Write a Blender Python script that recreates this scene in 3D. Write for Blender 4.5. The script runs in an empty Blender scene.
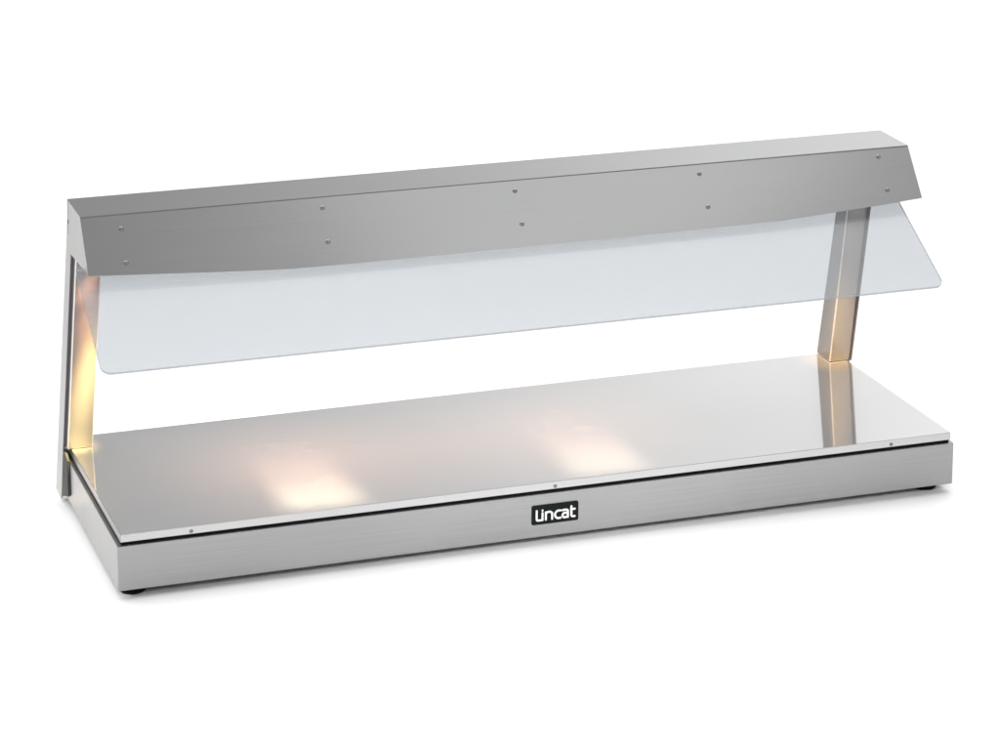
import bpy, bmesh, math
from mathutils import Vector, Matrix

scene = bpy.context.scene
COL = scene.collection
L, D = 1.135, 0.3604            # cabinet length and depth (front face on y = 0)
Z0, Z1, Z2 = 0.012, 0.0694, 0.0838

# ------------------------------------------------------------------ helpers
def obj(name, bm, mats, parent=None, smooth=False, bevel=0.0, seg=2):
    me = bpy.data.meshes.new(name)
    bmesh.ops.recalc_face_normals(bm, faces=bm.faces)
    bm.to_mesh(me); bm.free()
    for m in (mats if isinstance(mats, (list, tuple)) else [mats]):
        me.materials.append(m)
    o = bpy.data.objects.new(name, me)
    COL.objects.link(o)
    if parent: o.parent = parent
    if bevel:
        b = o.modifiers.new('bevel', 'BEVEL'); b.width = bevel; b.segments = seg
        b.limit_method = 'ANGLE'; b.angle_limit = math.radians(40); b.harden_normals = True
        smooth = True
    if smooth:
        for p in me.polygons: p.use_smooth = True
    return o

def box(bm, x0, x1, y0, y1, z0, z1):
    vs = [bm.verts.new(p) for p in ((x0,y0,z0),(x1,y0,z0),(x1,y1,z0),(x0,y1,z0),(x0,y0,z1),(x1,y0,z1),(x1,y1,z1),(x0,y1,z1))]
    for f in ((0,1,2,3),(4,5,6,7),(0,1,5,4),(1,2,6,5),(2,3,7,6),(3,0,4,7)):
        bm.faces.new([vs[i] for i in f])

def prism_x(bm, pts, x0, x1):
    """closed polygon of (y, z) points extruded from x0 to x1"""
    a = [bm.verts.new((x0, y, z)) for y, z in pts]
    b = [bm.verts.new((x1, y, z)) for y, z in pts]
    n = len(pts); out = []
    bm.faces.new(a); bm.faces.new(b)
    for i in range(n):
        out.append(bm.faces.new((a[i], a[(i+1) % n], b[(i+1) % n], b[i])))
    return out

def lathe(bm, profile, M, n=24):
    """profile of (r, h) revolved round the local z axis of matrix M"""
    rings = []
    for r, h in profile:
        if r < 1e-6: rings.append([bm.verts.new(M @ Vector((0, 0, h)))])
        else: rings.append([bm.verts.new(M @ Vector((r*math.cos(2*math.pi*k/n), r*math.sin(2*math.pi*k/n), h))) for k in range(n)])
    for a, b in zip(rings, rings[1:]):
        for k in range(n):
            q = [a[k % len(a)], a[(k+1) % n % len(a)], b[(k+1) % n % len(b)], b[k % len(b)]]
            q = list(dict.fromkeys(q))
            if len(q) > 2: bm.faces.new(q)

# ------------------------------------------------------------------ materials
def new_mat(name):
    m = bpy.data.materials.new(name); m.use_nodes = True
    nt = m.node_tree; nt.nodes.clear()
    out = nt.nodes.new('ShaderNodeOutputMaterial')
    return m, nt, out

def N(nt, t, **kw):
    n = nt.nodes.new(t)
    for k, v in kw.items():
        if k.startswith('i_'): n.inputs[k[2:].replace('_', ' ')].default_value = v
        else: setattr(n, k, v)
    return n

def streaks(nt, scale, detail=3.0):
    """brushed grain: noise drawn out along the object's own axes"""
    tc = N(nt, 'ShaderNodeTexCoord'); mp = N(nt, 'ShaderNodeMapping')
    mp.inputs['Scale'].default_value = scale
    nz = N(nt, 'ShaderNodeTexNoise'); nz.inputs['Scale'].default_value = 1.0
    nz.inputs['Detail'].default_value = detail
    nt.links.new(tc.outputs['Object'], mp.inputs['Vector'])
    nt.links.new(mp.outputs['Vector'], nz.inputs['Vector'])
    return nz.outputs['Fac']

def mrange(nt, val, a, b, c, d, smooth=False):
    r = N(nt, 'ShaderNodeMapRange')
    if smooth: r.interpolation_type = 'SMOOTHSTEP'
    nt.links.new(val, r.inputs[0])
    for i, v in zip((1, 2, 3, 4), (a, b, c, d)): r.inputs[i].default_value = v
    return r.outputs[0]

def steel(name, col, rough, diffuse=0.0, grain=(6, 900, 900), amt=0.05, bump=0.04, sharp=0.0, sharp_rough=0.05, dcol=0.6, rvar=0.05, big_amt=0.05):
    """stainless steel: satin lobe + optional polished lobe + a little scatter from the grain"""
    m, nt, out = new_mat(name)
    g = streaks(nt, grain)
    big = streaks(nt, (2.2, 5, 5), 2.0)
    rr = mrange(nt, g, 0.3, 0.7, rough - rvar, rough + rvar)
    cv = mrange(nt, g, 0.3, 0.7, 1 - amt, 1 + amt)
    bv = mrange(nt, big, 0.3, 0.7, 1 - big_amt, 1 + big_amt)
    mul = N(nt, 'ShaderNodeMath', operation='MULTIPLY')
    nt.links.new(cv, mul.inputs[0]); nt.links.new(bv, mul.inputs[1])
    cm = N(nt, 'ShaderNodeVectorMath', operation='SCALE')
    cm.inputs[0].default_value = col; nt.links.new(mul.outputs[0], cm.inputs['Scale'])
    bp = N(nt, 'ShaderNodeBump'); bp.inputs['Strength'].default_value = bump; bp.inputs['Distance'].default_value = 0.0004
    nt.links.new(g, bp.inputs['Height'])
    gl = N(nt, 'ShaderNodeBsdfGlossy')
    nt.links.new(cm.outputs[0], gl.inputs['Color']); nt.links.new(rr, gl.inputs['Roughness']); nt.links.new(bp.outputs[0], gl.inputs['Normal'])
    sh = gl.outputs[0]
    if sharp:
        g2 = N(nt, 'ShaderNodeBsdfGlossy'); g2.inputs['Roughness'].default_value = sharp_rough
        nt.links.new(cm.outputs[0], g2.inputs['Color'])
        mx = N(nt, 'ShaderNodeMixShader'); mx.inputs[0].default_value = sharp
        nt.links.new(sh, mx.inputs[1]); nt.links.new(g2.outputs[0], mx.inputs[2]); sh = mx.outputs[0]
    if diffuse:
        df = N(nt, 'ShaderNodeBsdfDiffuse'); df.inputs['Color'].default_value = (dcol, dcol, dcol, 1)
        mx = N(nt, 'ShaderNodeMixShader'); mx.inputs[0].default_value = diffuse
        nt.links.new(sh, mx.inputs[1]); nt.links.new(df.outputs[0], mx.inputs[2]); sh = mx.outputs[0]
    nt.links.new(sh, out.inputs['Surface'])
    return m

def plain(name, col, rough=0.5, metallic=0.0, var=0.08, scale=60, spec=0.5):
    m, nt, out = new_mat(name)
    p = N(nt, 'ShaderNodeBsdfPrincipled'); p.inputs['Roughness'].default_value = rough; p.inputs['Metallic'].default_value = metallic; p.inputs['Specular IOR Level'].default_value = spec
    nz = streaks(nt, (scale, scale, scale))
    f = mrange(nt, nz, 0.3, 0.7, 1 - var, 1 + var)
    cm = N(nt, 'ShaderNodeVectorMath', operation='SCALE'); cm.inputs[0].default_value = col
    nt.links.new(f, cm.inputs['Scale']); nt.links.new(cm.outputs[0], p.inputs['Base Color'])
    nt.links.new(p.outputs[0], out.inputs['Surface'])
    return m

def glass(name, tint, spec=1.0, sheen_veil=0.0):
    m, nt, out = new_mat(name)
    t = N(nt, 'ShaderNodeBsdfTransparent'); t.inputs['Color'].default_value = (*tint, 1)
    g = N(nt, 'ShaderNodeBsdfGlossy'); g.inputs['Roughness'].default_value = 0.02
    fr = N(nt, 'ShaderNodeFresnel'); fr.inputs['IOR'].default_value = 1.45
    ge = N(nt, 'ShaderNodeNewGeometry')
    # only the outward side of each face mirrors, like a solid pane
    bk = N(nt, 'ShaderNodeMath', operation='SUBTRACT'); bk.inputs[0].default_value = 1.0
    nt.links.new(ge.outputs['Backfacing'], bk.inputs[1])
    ml = N(nt, 'ShaderNodeMath', operation='MULTIPLY'); nt.links.new(fr.outputs[0], ml.inputs[0]); nt.links.new(bk.outputs[0], ml.inputs[1])
    m2 = N(nt, 'ShaderNodeMath', operation='MULTIPLY'); nt.links.new(ml.outputs[0], m2.inputs[0]); m2.inputs[1].default_value = spec
    body = t.outputs[0]
    if sheen_veil:      # white veil painted on the upper face for its overhead sheen
        df = N(nt, 'ShaderNodeBsdfDiffuse'); df.inputs['Color'].default_value = (0.80, 0.82, 0.85, 1)
        hz = N(nt, 'ShaderNodeMath', operation='MULTIPLY'); nt.links.new(bk.outputs[0], hz.inputs[0])
        nt.links.new(mrange(nt, streaks(nt, (3, 9, 9)), 0.3, 0.7, sheen_veil*0.94, sheen_veil*1.06), hz.inputs[1])
        hm = N(nt, 'ShaderNodeMixShader'); nt.links.new(hz.outputs[0], hm.inputs[0])
        nt.links.new(body, hm.inputs[1]); nt.links.new(df.outputs[0], hm.inputs[2]); body = hm.outputs[0]
    mx = N(nt, 'ShaderNodeMixShader')
    nt.links.new(m2.outputs[0], mx.inputs[0]); nt.links.new(body, mx.inputs[1]); nt.links.new(g.outputs[0], mx.inputs[2])
    nt.links.new(mx.outputs[0], out.inputs['Surface'])
    return m

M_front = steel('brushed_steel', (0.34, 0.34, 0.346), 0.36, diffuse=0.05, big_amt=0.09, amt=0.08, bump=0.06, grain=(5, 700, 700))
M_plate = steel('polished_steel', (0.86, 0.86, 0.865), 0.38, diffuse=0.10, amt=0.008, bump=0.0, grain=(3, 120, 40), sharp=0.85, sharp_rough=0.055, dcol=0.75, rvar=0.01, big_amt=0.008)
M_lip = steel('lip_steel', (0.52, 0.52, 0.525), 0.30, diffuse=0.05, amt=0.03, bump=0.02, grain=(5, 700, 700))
M_hood = steel('satin_steel', (0.57, 0.575, 0.58), 0.20, diffuse=0.07, amt=0.016, bump=0.0, grain=(6, 500, 500), dcol=0.5, rvar=0.008, big_amt=0.02)
M_side = steel('side_steel', (0.48, 0.48, 0.48), 0.36, diffuse=0.20, amt=0.06, bump=0.05, grain=(300, 300, 20), dcol=0.75)
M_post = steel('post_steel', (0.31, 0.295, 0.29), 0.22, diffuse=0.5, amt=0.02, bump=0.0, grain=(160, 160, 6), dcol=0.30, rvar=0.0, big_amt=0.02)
M_fold = steel('fold_highlight', (0.75, 0.73, 0.70), 0.30, diffuse=0.35, amt=0.01, bump=0.0, dcol=0.7, rvar=0.0)  # lighter colour painted along the post folds as their highlight
M_screw = steel('screw_steel', (0.26, 0.26, 0.265), 0.34, amt=0.03, bump=0.0)
M_dark = plain('dark_screw_and_shade', (0.045, 0.048, 0.05), 0.6, 0.0, spec=0.2)  # end screw, and the shade painted as a block below the post
M_edge_shade = plain('edge_shade_grey', (0.10, 0.09, 0.095), 0.5)
M_seam = plain('seam_grey', (0.13, 0.13, 0.132), 0.5)
M_edge = steel('bevel_edge_grey', (0.36, 0.36, 0.365), 0.35, amt=0.05, bump=0.0)  # one grey for the bevelled edges of cabinet and plate
M_black = plain('black_rubber', (0.006, 0.006, 0.006), 0.8, spec=0.1)
M_badge = plain('badge_black', (0.006, 0.009, 0.009), 0.6, spec=0.12)
M_white = plain('badge_white', (0.85, 0.85, 0.85), 0.5, var=0.02)
M_glass = glass('shield_glass', (0.70, 0.72, 0.738), 0.35, 0.21)
M_gedge = glass('shield_glass_edge', (0.42, 0.44, 0.46), 0.3)
_nt = M_gedge.node_tree; _o = [n for n in _nt.nodes if n.type == 'OUTPUT_MATERIAL'][0]
_src = _o.inputs[0].links[0].from_socket
_d = N(_nt, 'ShaderNodeBsdfDiffuse'); _d.inputs['Color'].default_value = (0.62, 0.64, 0.65, 1)
_t = N(_nt, 'ShaderNodeBsdfTranslucent'); _t.inputs['Color'].default_value = (0.62, 0.64, 0.65, 1)
_a = N(_nt, 'ShaderNodeMixShader'); _nt.links.new(_d.outputs[0], _a.inputs[1]); _nt.links.new(_t.outputs[0], _a.inputs[2])
_b = N(_nt, 'ShaderNodeMixShader'); _b.inputs[0].default_value = 0.5
_nt.links.new(_src, _b.inputs[1]); _nt.links.new(_a.outputs[0], _b.inputs[2]); _nt.links.new(_b.outputs[0], _o.inputs[0])
M_floor = plain('white_sheet', (0.86, 0.86, 0.86), 0.9, var=0.004, scale=3)
M_floor.node_tree.nodes['Principled BSDF'].inputs['Specular IOR Level'].default_value = 0.0

# ------------------------------------------------------------------ setting
bm = bmesh.new()
v = [bm.verts.new(p) for p in ((-40, -40, 0), (40, -40, 0), (40, 60, 0), (-40, 60, 0))]
bm.faces.new(v)
fl = obj('floor', bm, M_floor); fl['kind'] = 'structure'

# ------------------------------------------------------------------ the heated display
root = bpy.data.objects.new('heated_food_display', None); COL.objects.link(root)
root.empty_display_size = 0.1
root['label'] = 'long stainless steel heated food display with overhead hood and sloping glass shield on white surface'
root['category'] = 'food warmer'

# base cabinet: four folded walls, floor pan, rounded edges
bm = bmesh.new(); box(bm, 0, L, 0, D, Z0, Z1)
base = obj('base_cabinet', bm, [M_front, M_side, M_edge], root, bevel=0.0008, seg=2)
base.modifiers['bevel'].material = 2
for p in base.data.polygons:
    if abs(p.normal.x) > 0.9: p.material_index = 1
base['label'] = 'shallow brushed steel cabinet with black badge'
# folded front flange lapping the end wall
bm = bmesh.new(); box(bm, -0.0006, 0.004, 0.0045, 0.0075, Z0 + 0.001, Z1 - 0.001)
obj('flange', bm, M_side, base, bevel=0.0004)

# recessed black gasket between cabinet and top plate
bm = bmesh.new(); box(bm, 0.0055, L - 0.0055, 0.0045, D - 0.0055, Z1 - 0.003, Z2 - 0.006)
obj('gasket', bm, M_black, root)

# top plate with turned-down lip
IX, IY = 0.0040, 0.0022
bm = bmesh.new(); box(bm, IX, L - IX, IY, D - 0.0028, Z2 - 0.0104, Z2)
plate = obj('top_plate', bm, [M_plate, M_lip, M_edge], root, bevel=0.0006, seg=2)
plate.modifiers['bevel'].material = 2
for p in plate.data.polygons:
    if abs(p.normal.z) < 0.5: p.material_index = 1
FRONT = lambda x, y, z: Matrix.Translation((x, y, z)) @ Matrix.Rotation(math.radians(90), 4, 'X')   # local z -> -y
def screw_bm(M, r, h):
    b = bmesh.new()
    lathe(b, [(r, -0.0006), (r, h*0.35), (r*0.86, h*0.75), (r*0.5, h), (r*0.42, h), (r*0.38, h*0.45), (0, h*0.45)], M, 20)
    return b
for x in (0.0918, 0.5662, 1.0427):
    obj('screw', screw_bm(FRONT(x, IY, Z2 - 0.0066), 0.0024, 0.0012), M_screw, plate, smooth=True)

# feet
for x, y in ((0.023, 0.028), (1.108, 0.030), (0.03, D - 0.035), (1.105, D - 0.035)):
    b = bmesh.new()
    lathe(b, [(0, 0), (0.0145, 0), (0.0162, 0.0015), (0.0162, 0.008), (0.012, 0.0095), (0.012, Z0 + 0.001), (0, Z0 + 0.001)], Matrix.Translation((x, y, 0)), 32)
    obj('foot', b, M_black, root)

# badge with its lettering
BX0, BX1, BZ0, BZ1 = 0.5338, 0.5970, 0.0292, 0.0549
def rrect(x0, x1, z0, z1, r, n=6):
    pts = []
    for cx, cz, a0 in ((x1-r, z1-r, 0), (x0+r, z1-r, 90), (x0+r, z0+r, 180), (x1-r, z0+r, 270)):
        for k in range(n+1):
            a = math.radians(a0 + 90*k/n); pts.append((cx + r*math.cos(a), cz + r*math.sin(a)))
    return pts
bm = bmesh.new()
pts = rrect(BX0, BX1, BZ0, BZ1, 0.0022)
fr = [bm.verts.new((x, -0.0016, z)) for x, z in pts]; bk = [bm.verts.new((x, 0.0004, z)) for x, z in pts]
bm.faces.new(fr); bm.faces.new(bk)
for i in range(len(pts)):
    j = (i+1) % len(pts); bm.faces.new((fr[i], fr[j], bk[j], bk[i]))
badge = obj('badge', bm, M_badge, base, bevel=0.0003)
badge['label'] = 'black rectangular badge reading Lincat in white rounded letters'

W, H = BX1 - BX0, BZ1 - BZ0
def arc(cx, cz, rx, rz, a0, a1, n=14):
    return [(cx + rx*math.cos(math.radians(a0 + (a1-a0)*k/n)), cz + rz*math.sin(math.radians(a0 + (a1-a0)*k/n))) for k in range(n+1)]
hs = 0.0205       # half stroke, in badge widths
AR = W / H
lo, hi = 0.235, 0.63      # stroke centre lines: baseline and x-height, in badge heights
strokes = [
    # L with a rounded foot running into the i
    [(0.098, 0.735), (0.098, lo + 0.09)] + arc(0.128, lo + 0.075, 0.030, 0.075, 180, 270, 8) + [(0.178, lo), (0.222, lo + 0.004)],
    [(0.222, lo), (0.222, 0.60)],
    [(0.222, 0.735), (0.224, 0.735)],
    # n
    [(0.295, lo), (0.295, hi - 0.01)],
    [(0.295, hi - 0.10)] + arc(0.3625, hi - 0.13, 0.0675, 0.13, 140, 0, 12) + [(0.43, lo)],
    # c
    [(0.612, hi - 0.005), (0.585, hi)] + arc(0.565, (lo+hi)/2, 0.072, (hi-lo)/2, 90, 270, 18) + [(0.585, lo), (0.612, lo + 0.006)],
    # a
    [(0.655, hi - 0.01), (0.70, hi)] + arc(0.725, hi - 0.09, 0.045, 0.09, 90, 0, 8) + [(0.77, lo)],
    [(0.77, 0.468), (0.715, 0.468)] + arc(0.70, (0.468+lo)/2, 0.045, (0.468-lo)/2, 90, 270, 12) + [(0.73, lo), (0.77, lo + 0.05)],
    # t
    [(0.845, 0.775), (0.845, lo + 0.09)] + arc(0.878, lo + 0.08, 0.033, 0.08, 180, 270, 8) + [(0.918, lo + 0.004)],
    [(0.835, hi - 0.01), (0.918, hi - 0.01)],
]
bm = bmesh.new()
for si, st in enumerate(strokes):
    P = [Vector((BX0 + u*W, BZ0 + w*H)) for u, w in st]
    hw = hs*W
    Q = [P[0]]
    for p in P[1:]:
        if (p - Q[-1]).length > 1e-5: Q.append(p)
    left, right = [], []
    for i, p in enumerate(Q):
        d = (Q[min(i+1, len(Q)-1)] - Q[max(i-1, 0)]).normalized(); n_ = Vector((-d.y, d.x))
        left.append(p + n_*hw); right.append(p - n_*hw)
    def cap(p, d, n=6):
        a0 = math.atan2(d.y, d.x)
        return [p + hw*Vector((math.cos(a0 + math.pi/2 - math.pi*k/n), math.sin(a0 + math.pi/2 - math.pi*k/n))) for k in range(1, n)]
    y = -0.0019 - si*0.00002
    lv = [bm.verts.new((p.x, y, p.y)) for p in left]; rv = [bm.verts.new((p.x, y, p.y)) for p in right]
    for i in range(len(Q)-1): bm.faces.new((lv[i], lv[i+1], rv[i+1], rv[i]))
    ec = [bm.verts.new((p.x, y, p.y)) for p in cap(Q[-1], (Q[-1]-Q[-2]).normalized())]
    bm.faces.new([lv[-1]] + ec + [rv[-1]])
    sc = [bm.verts.new((p.x, y, p.y)) for p in cap(Q[0], (Q[0]-Q[1]).normalized())]
    bm.faces.new([rv[0]] + sc + [lv[0]])
bmesh.ops.recalc_face_normals(bm, faces=bm.faces)
r = bmesh.ops.extrude_face_region(bm, geom=bm.faces[:])
for e in r['geom']:
    if isinstance(e, bmesh.types.BMVert): e.co.y += 0.0006
obj('lettering', bm, M_white, badge)

# ---- end supports: outer side panel (with the hood's end cap), dark strip for its shaded edge, post
A, B, C = (0.2489, 0.4402), (0.1660, 0.4391), (0.1189, 0.3764)
def lerp_tab(tab, z):
    for (z0, y0), (z1, y1) in zip(tab, tab[1:]):
        if z <= z1: return y0 + (y1-y0)*(z-z0)/(z1-z0)
    return tab[-1][1]
SIDES = {
    'left':  dict(back=[(0.004, 0.384), (0.381, 0.264)], front=[(0.004, 0.345), (0.0838, 0.325), (0.369, 0.238)],
                  pf=[(0.08, 0.312), (0.45, 0.198)], pb=[(0.08, 0.353), (0.45, 0.239)], xo=-0.0048, xi=0.0325, s=1),
    'right': dict(back=[(0.004, 0.384), (0.381, 0.264)], front=[(0.004, 0.335), (0.0838, 0.3205), (0.369, 0.265)],
                  pf=[(0.08, 0.3178), (0.45, 0.2505)], pb=[(0.08, 0.3612), (0.45, 0.2795)], xo=L + 0.0030, xi=1.1030, s=-1),
}
for side, q in SIDES.items():
    s, xo = q['s'], q['xo']
    o_ = 0.0014
    pts = [(A[0]-o_, A[1]-o_), (B[0]+0.0005, B[1]-o_), (C[0]+0.0017, C[1]+0.0003), (lerp_tab(q['front'], 0.3715), 0.3715)]
    pts += [(lerp_tab(q['front'], z), z) for z in (0.25, 0.15, 0.0838, 0.004)]
    pts += [(lerp_tab(q['back'], z), z) for z in (0.004, 0.0838, 0.15, 0.25, 0.37)]
    bm = bmesh.new(); prism_x(bm, pts, xo, xo + s*0.0026)
    pan = obj('side_panel', bm, M_side, root, bevel=0.0005)
    # dark strip painted in where the panel's front edge reflects dark
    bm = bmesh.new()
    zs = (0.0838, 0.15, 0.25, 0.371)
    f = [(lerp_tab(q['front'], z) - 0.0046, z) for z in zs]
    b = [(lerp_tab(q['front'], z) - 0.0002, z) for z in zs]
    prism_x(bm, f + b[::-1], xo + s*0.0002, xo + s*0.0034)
    obj('edge_shade_strip', bm, M_edge_shade, pan)
    # dark block added for the post's unlit lower face by the end wall
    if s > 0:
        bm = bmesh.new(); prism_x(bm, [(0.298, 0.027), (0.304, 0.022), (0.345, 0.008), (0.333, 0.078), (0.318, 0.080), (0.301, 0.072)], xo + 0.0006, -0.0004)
        obj('post_shade_block', bm, M_dark, pan, bevel=0.0006)
    if s > 0:
        S_ = Matrix.Translation((xo, 0.2470, 0.4110)) @ Matrix.Rotation(math.radians(-90), 4, 'Y')
        obj('screw', screw_bm(S_, 0.0026, 0.0005), M_dark, pan, smooth=True)
    # post: folded channel standing on the plate
    zs = (Z2 + 0.0004, 0.425)
    x0, x1 = xo + s*0.0036, q['xi']
    bm = bmesh.new(); rings = []
    for z in zs:
        yf, yb = lerp_tab(q['pf'], z), lerp_tab(q['pb'], z)
        rings.append([bm.verts.new((x, y, z)) for x, y in ((x0, yf), (x1, yf), (x1, yb), (x0, yb))])
    for a, b in zip(rings, rings[1:]):
        for k in range(4): bm.faces.new((a[k], a[(k+1) % 4], b[(k+1) % 4], b[k]))
    bm.faces.new(rings[0]); bm.faces.new(rings[-1])
    po = obj('post', bm, [M_post, M_fold], root, bevel=0.0016, seg=3)
    po.modifiers['bevel'].material = 1

# ---- hood: folded sheet, top + sloping front whose lower edge bows down + back + inner pan
HX0, HX1 = -0.0054, 1.1382
bow = [(-0.006, 1.0), (0.10, 1.085), (0.20, 1.165), (0.262, 1.197), (0.39, 1.207), (0.58, 1.204), (0.70, 1.197), (0.833, 1.185), (0.908, 1.164), (0.983, 1.116), (1.067, 1.056), (1.14, 0.990)]
def bow_s(x):
    # smooth (Catmull-Rom) interpolation of the measured lower edge
    for i in range(len(bow)-1):
        if x <= bow[i+1][0] or i == len(bow)-2:
            p0, p1, p2, p3 = bow[max(i-1, 0)], bow[i], bow[i+1], bow[min(i+2, len(bow)-1)]
            t = (x - p1[0])/(p2[0]-p1[0]); h = p2[0]-p1[0]
            m1 = (p2[1]-p0[1])/(p2[0]-p0[0])*h; m2 = (p3[1]-p1[1])/(p3[0]-p1[0])*h
            return (2*t**3-3*t**2+1)*p1[1] + (t**3-2*t**2+t)*m1 + (-2*t**3+3*t**2)*p2[1] + (t**3-t**2)*m2
bm = bmesh.new()
NX = 90
cols = []
R_ = 0.0005
for i in range(NX+1):
    x = HX0 + (HX1-HX0)*i/NX
    s = bow_s(x)
    e = (B[0] + (C[0]-B[0])*s, B[1] + (C[1]-B[1])*s)
    d = Vector((C[0]-B[0], C[1]-B[1])).normalized()
    row = [(A[0], 0.395), A, B]
    row += [(B[0] + (e[0]-B[0])*t, B[1] + (e[1]-B[1])*t) for t in (0.35, 0.7, 1.0)]
    cols.append([bm.verts.new((x, y, z)) for y, z in row])
for a, b in zip(cols, cols[1:]):
    for k in range(len(a)-1): bm.faces.new((a[k], a[k+1], b[k+1], b[k]))
hood = obj('hood', bm, M_hood, root)
so = hood.modifiers.new('sheet', 'SOLIDIFY'); so.thickness = 0.0013; so.offset = 0
hood['label'] = 'long folded steel hood with a sloping front panel'
# seam between the top sheet and the sloping front
bm = bmesh.new()
prism_x(bm, [(B[0] + (C[0]-B[0])*t + n_*nn[0], B[1] + (C[1]-B[1])*t + n_*nn[1]) for nn in ((-0.80, 0.60),) for t, n_ in ((0.006, 0.0003), (0.006, 0.00085), (0.022, 0.00085), (0.022, 0.0003))], HX0 + 0.001, HX1 - 0.001)
obj('seam', bm, M_seam, hood)
# reflector pan closing the hood from below
bm = bmesh.new(); box(bm, HX0 + 0.006, HX1 - 0.006, 0.143, 0.2475, 0.396, 0.399)
obj('reflector', bm, M_hood, hood)

# screws on the sloping front, in five pairs
nrm = Vector((0, C[1]-B[1], -(C[0]-B[0]))).normalized()
if nrm.y > 0: nrm = -nrm
def on_front(x, t, off=0.0007):
    p = Vector((x, B[0] + (C[0]-B[0])*t, B[1] + (C[1]-B[1])*t)) + nrm*off
    zq = Vector((0, 0, 1)).rotation_difference(nrm).to_matrix().to_4x4()
    return Matrix.Translation(p) @ zq
for xu, xl, tu, tl in ((0.0437, 0.0432, 0.255, 0.833), (0.304, 0.303, 0.202, 0.794), (0.564, 0.564, 0.202, 0.792), (0.825, 0.826, 0.188, 0.795), (1.090, 1.090, 0.165, 0.786)):
    for x, t in ((xu, tu), (xl, tl)):
        obj('screw', screw_bm(on_front(x, t), 0.0031, 0.0010), M_screw, hood, smooth=True)

# ---- glass shield, tucked behind the hood's front panel
G = (-0.0004, 0.2909); T = (0.150, 0.3770)
gd = Vector((T[0]-G[0], T[1]-G[1])); gl_ = gd.length; gd.normalize()
gn = Vector((gd.y, -gd.x))       # outward (front/up) normal in y-z
if gn.x > 0: gn = -gn
GX0, GX1, GR, TH = -0.0146, 1.1133, 0.013, 0.0034
outl = [(GX0, gl_)]
for k in range(9):
    a = math.radians(180 + 90*k/8); outl.append((GX0 + GR + GR*math.cos(a), GR + GR*math.sin(a)))
for k in range(9):
    a = math.radians(270 + 90*k/8); outl.append((GX1 - GR + GR*math.cos(a), GR + GR*math.sin(a)))
outl.append((GX1, gl_))
bm = bmesh.new()
def gp(x, h, off): return (x, G[0] + gd.x*h + gn.x*off, G[1] + gd.y*h + gn.y*off)
fv = [bm.verts.new(gp(x, h, 0)) for x, h in outl]; bv = [bm.verts.new(gp(x, h, -TH)) for x, h in outl]
bm.faces.new(fv); bm.faces.new(bv)
for i in range(len(outl)):
    j = (i+1) % len(outl); f = bm.faces.new((fv[i], fv[j], bv[j], bv[i])); f.material_index = 1
shield = obj('glass_shield', bm, [M_glass, M_gedge], root)
shield['label'] = 'clear pane with rounded lower corners hanging from the hood'

# ------------------------------------------------------------------ light
wd = bpy.data.worlds.new('World'); scene.world = wd; wd.use_nodes = True
nt = wd.node_tree; nt.nodes.clear()
wo = N(nt, 'ShaderNodeOutputWorld'); bg = N(nt, 'ShaderNodeBackground')
tc = N(nt, 'ShaderNodeTexCoord'); sp = N(nt, 'ShaderNodeSeparateXYZ')
nt.links.new(tc.outputs['Generated'], sp.inputs[0])
def op(kind, a, b):
    n = N(nt, 'ShaderNodeMath', operation=kind)
    for i, q in enumerate((a, b)):
        if isinstance(q, (int, float)): n.inputs[i].default_value = q
        else: nt.links.new(q, n.inputs[i])
    return n.outputs[0]
X, Y, Z = sp.outputs
ROOM = 0.40
def mix(t, a, b): return op('ADD', op('MULTIPLY', t, b), op('MULTIPLY', op('SUBTRACT', 1.0, t), a))
# studio behind: darker to the left, lighter to the right and towards the horizon
rear = mix(mrange(nt, Z, 0.26, 0.33, 0, 1, True), mrange(nt, X, 0.14, 0.50, 0.34, 1.40, True), mrange(nt, X, 0.14, 0.50, 0.30, 0.92, True))
w_rear = mrange(nt, Y, 0.1, 0.6, 0, 1, True)
front = mix(mrange(nt, X, 0.08, 0.34, 0, 1, True), 0.18, mrange(nt, X, 0.34, 0.60, 0.62, 0.34, True))
room = mix(w_rear, front, rear)
top = op('MULTIPLY', mrange(nt, Z, 0.55, 0.75, 0, 1, True), mrange(nt, Y, -0.22, 0.0, 0, 1, True))   # bright overhead patch added to whiten the floor
val = op('ADD', room, op('MULTIPLY', top, 3.0))
nt.links.new(val, bg.inputs['Strength']); bg.inputs['Color'].default_value = (1, 0.995, 0.99, 1)
nt.links.new(bg.outputs[0], wo.inputs[0])

def area(name, loc, aim, sx, sy, power, col=(1, 1, 1), spread=180):
    l = bpy.data.lights.new(name, 'AREA'); l.shape = 'RECTANGLE'; l.size = sx; l.size_y = sy; l.energy = power; l.color = col
    l.spread = math.radians(spread)
    o = bpy.data.objects.new(name, l); COL.objects.link(o); o.location = loc
    o.rotation_euler = (Vector(aim) - Vector(loc)).to_track_quat('-Z', 'Y').to_euler()
    return o
# softbox mirrored in the hood's sloping front
area('softbox', (1.30, -0.75, 2.10), (0.57, 0.13, 0.41), 0.92, 0.9, 0.74)
# unseen fill added to narrow the floor shadow in front of the cabinet
area('floor_fill', (-0.10, -2.40, 1.60), (0.62, -0.26, 0.0), 0.9, 0.5, 1.9, (1, 1, 1), 24)
area('side_fill', (-2.2, -0.7, 1.5), (-0.16, 0.16, 0.0), 0.8, 0.5, 1.3, (1, 1, 1), 28)  # unseen fill added to whiten the floor on the left
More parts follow.
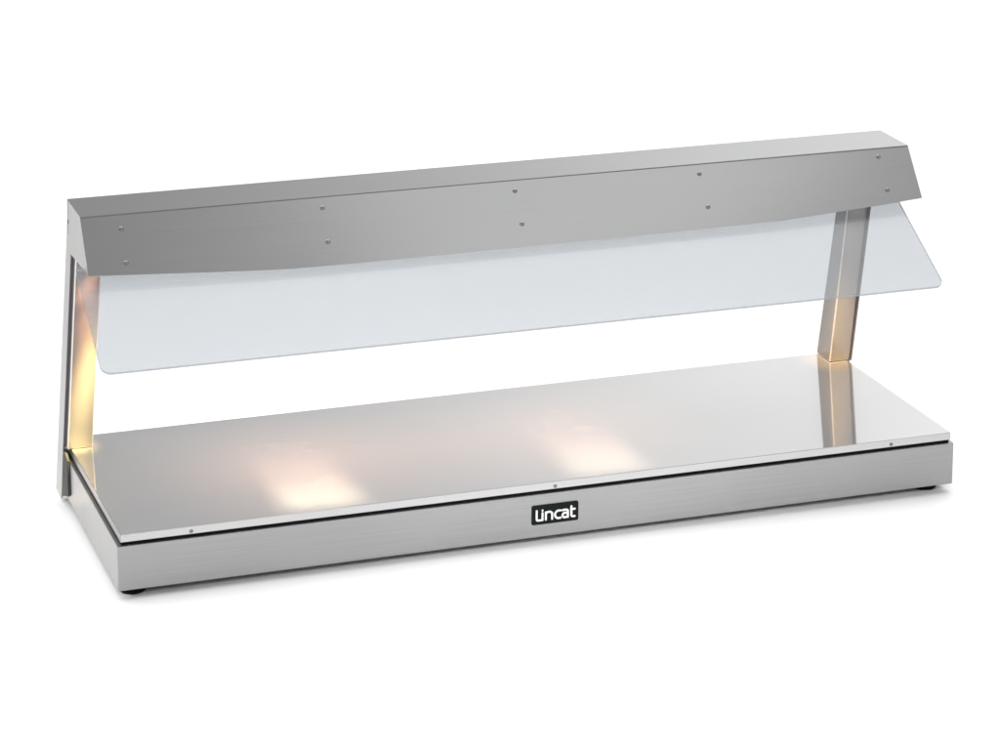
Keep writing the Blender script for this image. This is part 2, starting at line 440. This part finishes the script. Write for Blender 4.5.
# heat lamps inside the hood as narrow beams, plus added warm fills
WARM, PINK = (1.0, 0.80, 0.50), (1.0, 0.55, 0.36)
CREAM = (1.0, 0.84, 0.58)
for x, pw in ((0.266, 1.0), (0.648, 0.62)):
    for k, p in enumerate((0.034, 0.036, 0.031, 0.023, 0.015, 0.010, 0.006, 0.0035)):
        t = min(1.0, k/4); c = [CREAM[q]*(1-t) + (1.0, 0.62, 0.46)[q]*t for q in range(3)]
        area('heat_lamp_and_fill', (x, 0.185, 0.390), (x, 0.028 + 0.030*k, 0.084), 0.098, 0.02, p*pw*1.1, c, 10)
    area('heat_lamp_and_fill', (x, 0.185, 0.390), (x, 0.17, 0.084), 0.16, 0.05, 0.36*pw, PINK, 66)
area('heat_lamp_and_fill', (0.455, 0.185, 0.390), (0.455, 0.18, 0.084), 0.16, 0.05, 0.14, PINK, 66)  # extra fill added between the lamps to spread the pink tint
for z, p in ((0.13, 0.0035), (0.18, 0.0035), (0.23, 0.003), (0.28, 0.003), (0.33, 0.003)):  # unseen fills added to warm the right post
    area('heat_lamp_and_fill', (1.075, 0.170, 0.390), (1.1165, 0.317 - 0.18*(z-0.08), z), 0.018, 0.02, p, (1.0, 0.62, 0.30), 12)
for z, p, c in ((0.134, 0.046, (1.0, 0.72, 0.27)), (0.158, 0.050, (1.0, 0.72, 0.27)), (0.19, 0.032, (1.0, 0.62, 0.22)), (0.235, 0.014, (1.0, 0.52, 0.22)), (0.285, 0.013, (1.0, 0.45, 0.24)), (0.33, 0.018, (1.0, 0.45, 0.27))):  # unseen fills added for the lit plate's glow on the left post
    area('heat_lamp_and_fill', (0.050, 0.170, 0.390), (0.0175, 0.312 - 0.31*(z-0.08), z), 0.018, 0.02, p, c, 11)
area('heat_lamp_and_fill', (1.06, 0.180, 0.390), (1.112, 0.325, 0.09), 0.02, 0.02, 0.05, (1.0, 0.56, 0.15), 18)  # orange fill added at the right post's foot

# ------------------------------------------------------------------ camera (shift lens, as product shots are taken)
cam = bpy.data.cameras.new('camera'); co = bpy.data.objects.new('camera', cam); COL.objects.link(co)
yaw, pitch, roll = -0.33749, -0.18976, 0.00525
f = Vector((-math.sin(yaw)*math.cos(pitch), math.cos(yaw)*math.cos(pitch), math.sin(pitch)))
rt = f.cross(Vector((0, 0, 1))).normalized(); up = rt.cross(f)
r2 = rt*math.cos(roll) + up*math.sin(roll); u2 = up*math.cos(roll) - rt*math.sin(roll)
m = Matrix((r2, u2, -f)).transposed().to_4x4(); m.translation = (-0.65838, -3.2695, 1.42652)
co.matrix_world = m
cam.sensor_width = 36; cam.lens = 103.936; cam.shift_x = -0.00132; cam.shift_y = -0.4113
cam.clip_start = 0.05; cam.clip_end = 300
scene.camera = co
scene.view_settings.view_transform = 'Standard'; scene.view_settings.look = 'None'
scene.view_settings.exposure = 0; scene.view_settings.gamma = 1
scene.cycles.max_bounces = 10; scene.cycles.transparent_max_bounces = 16
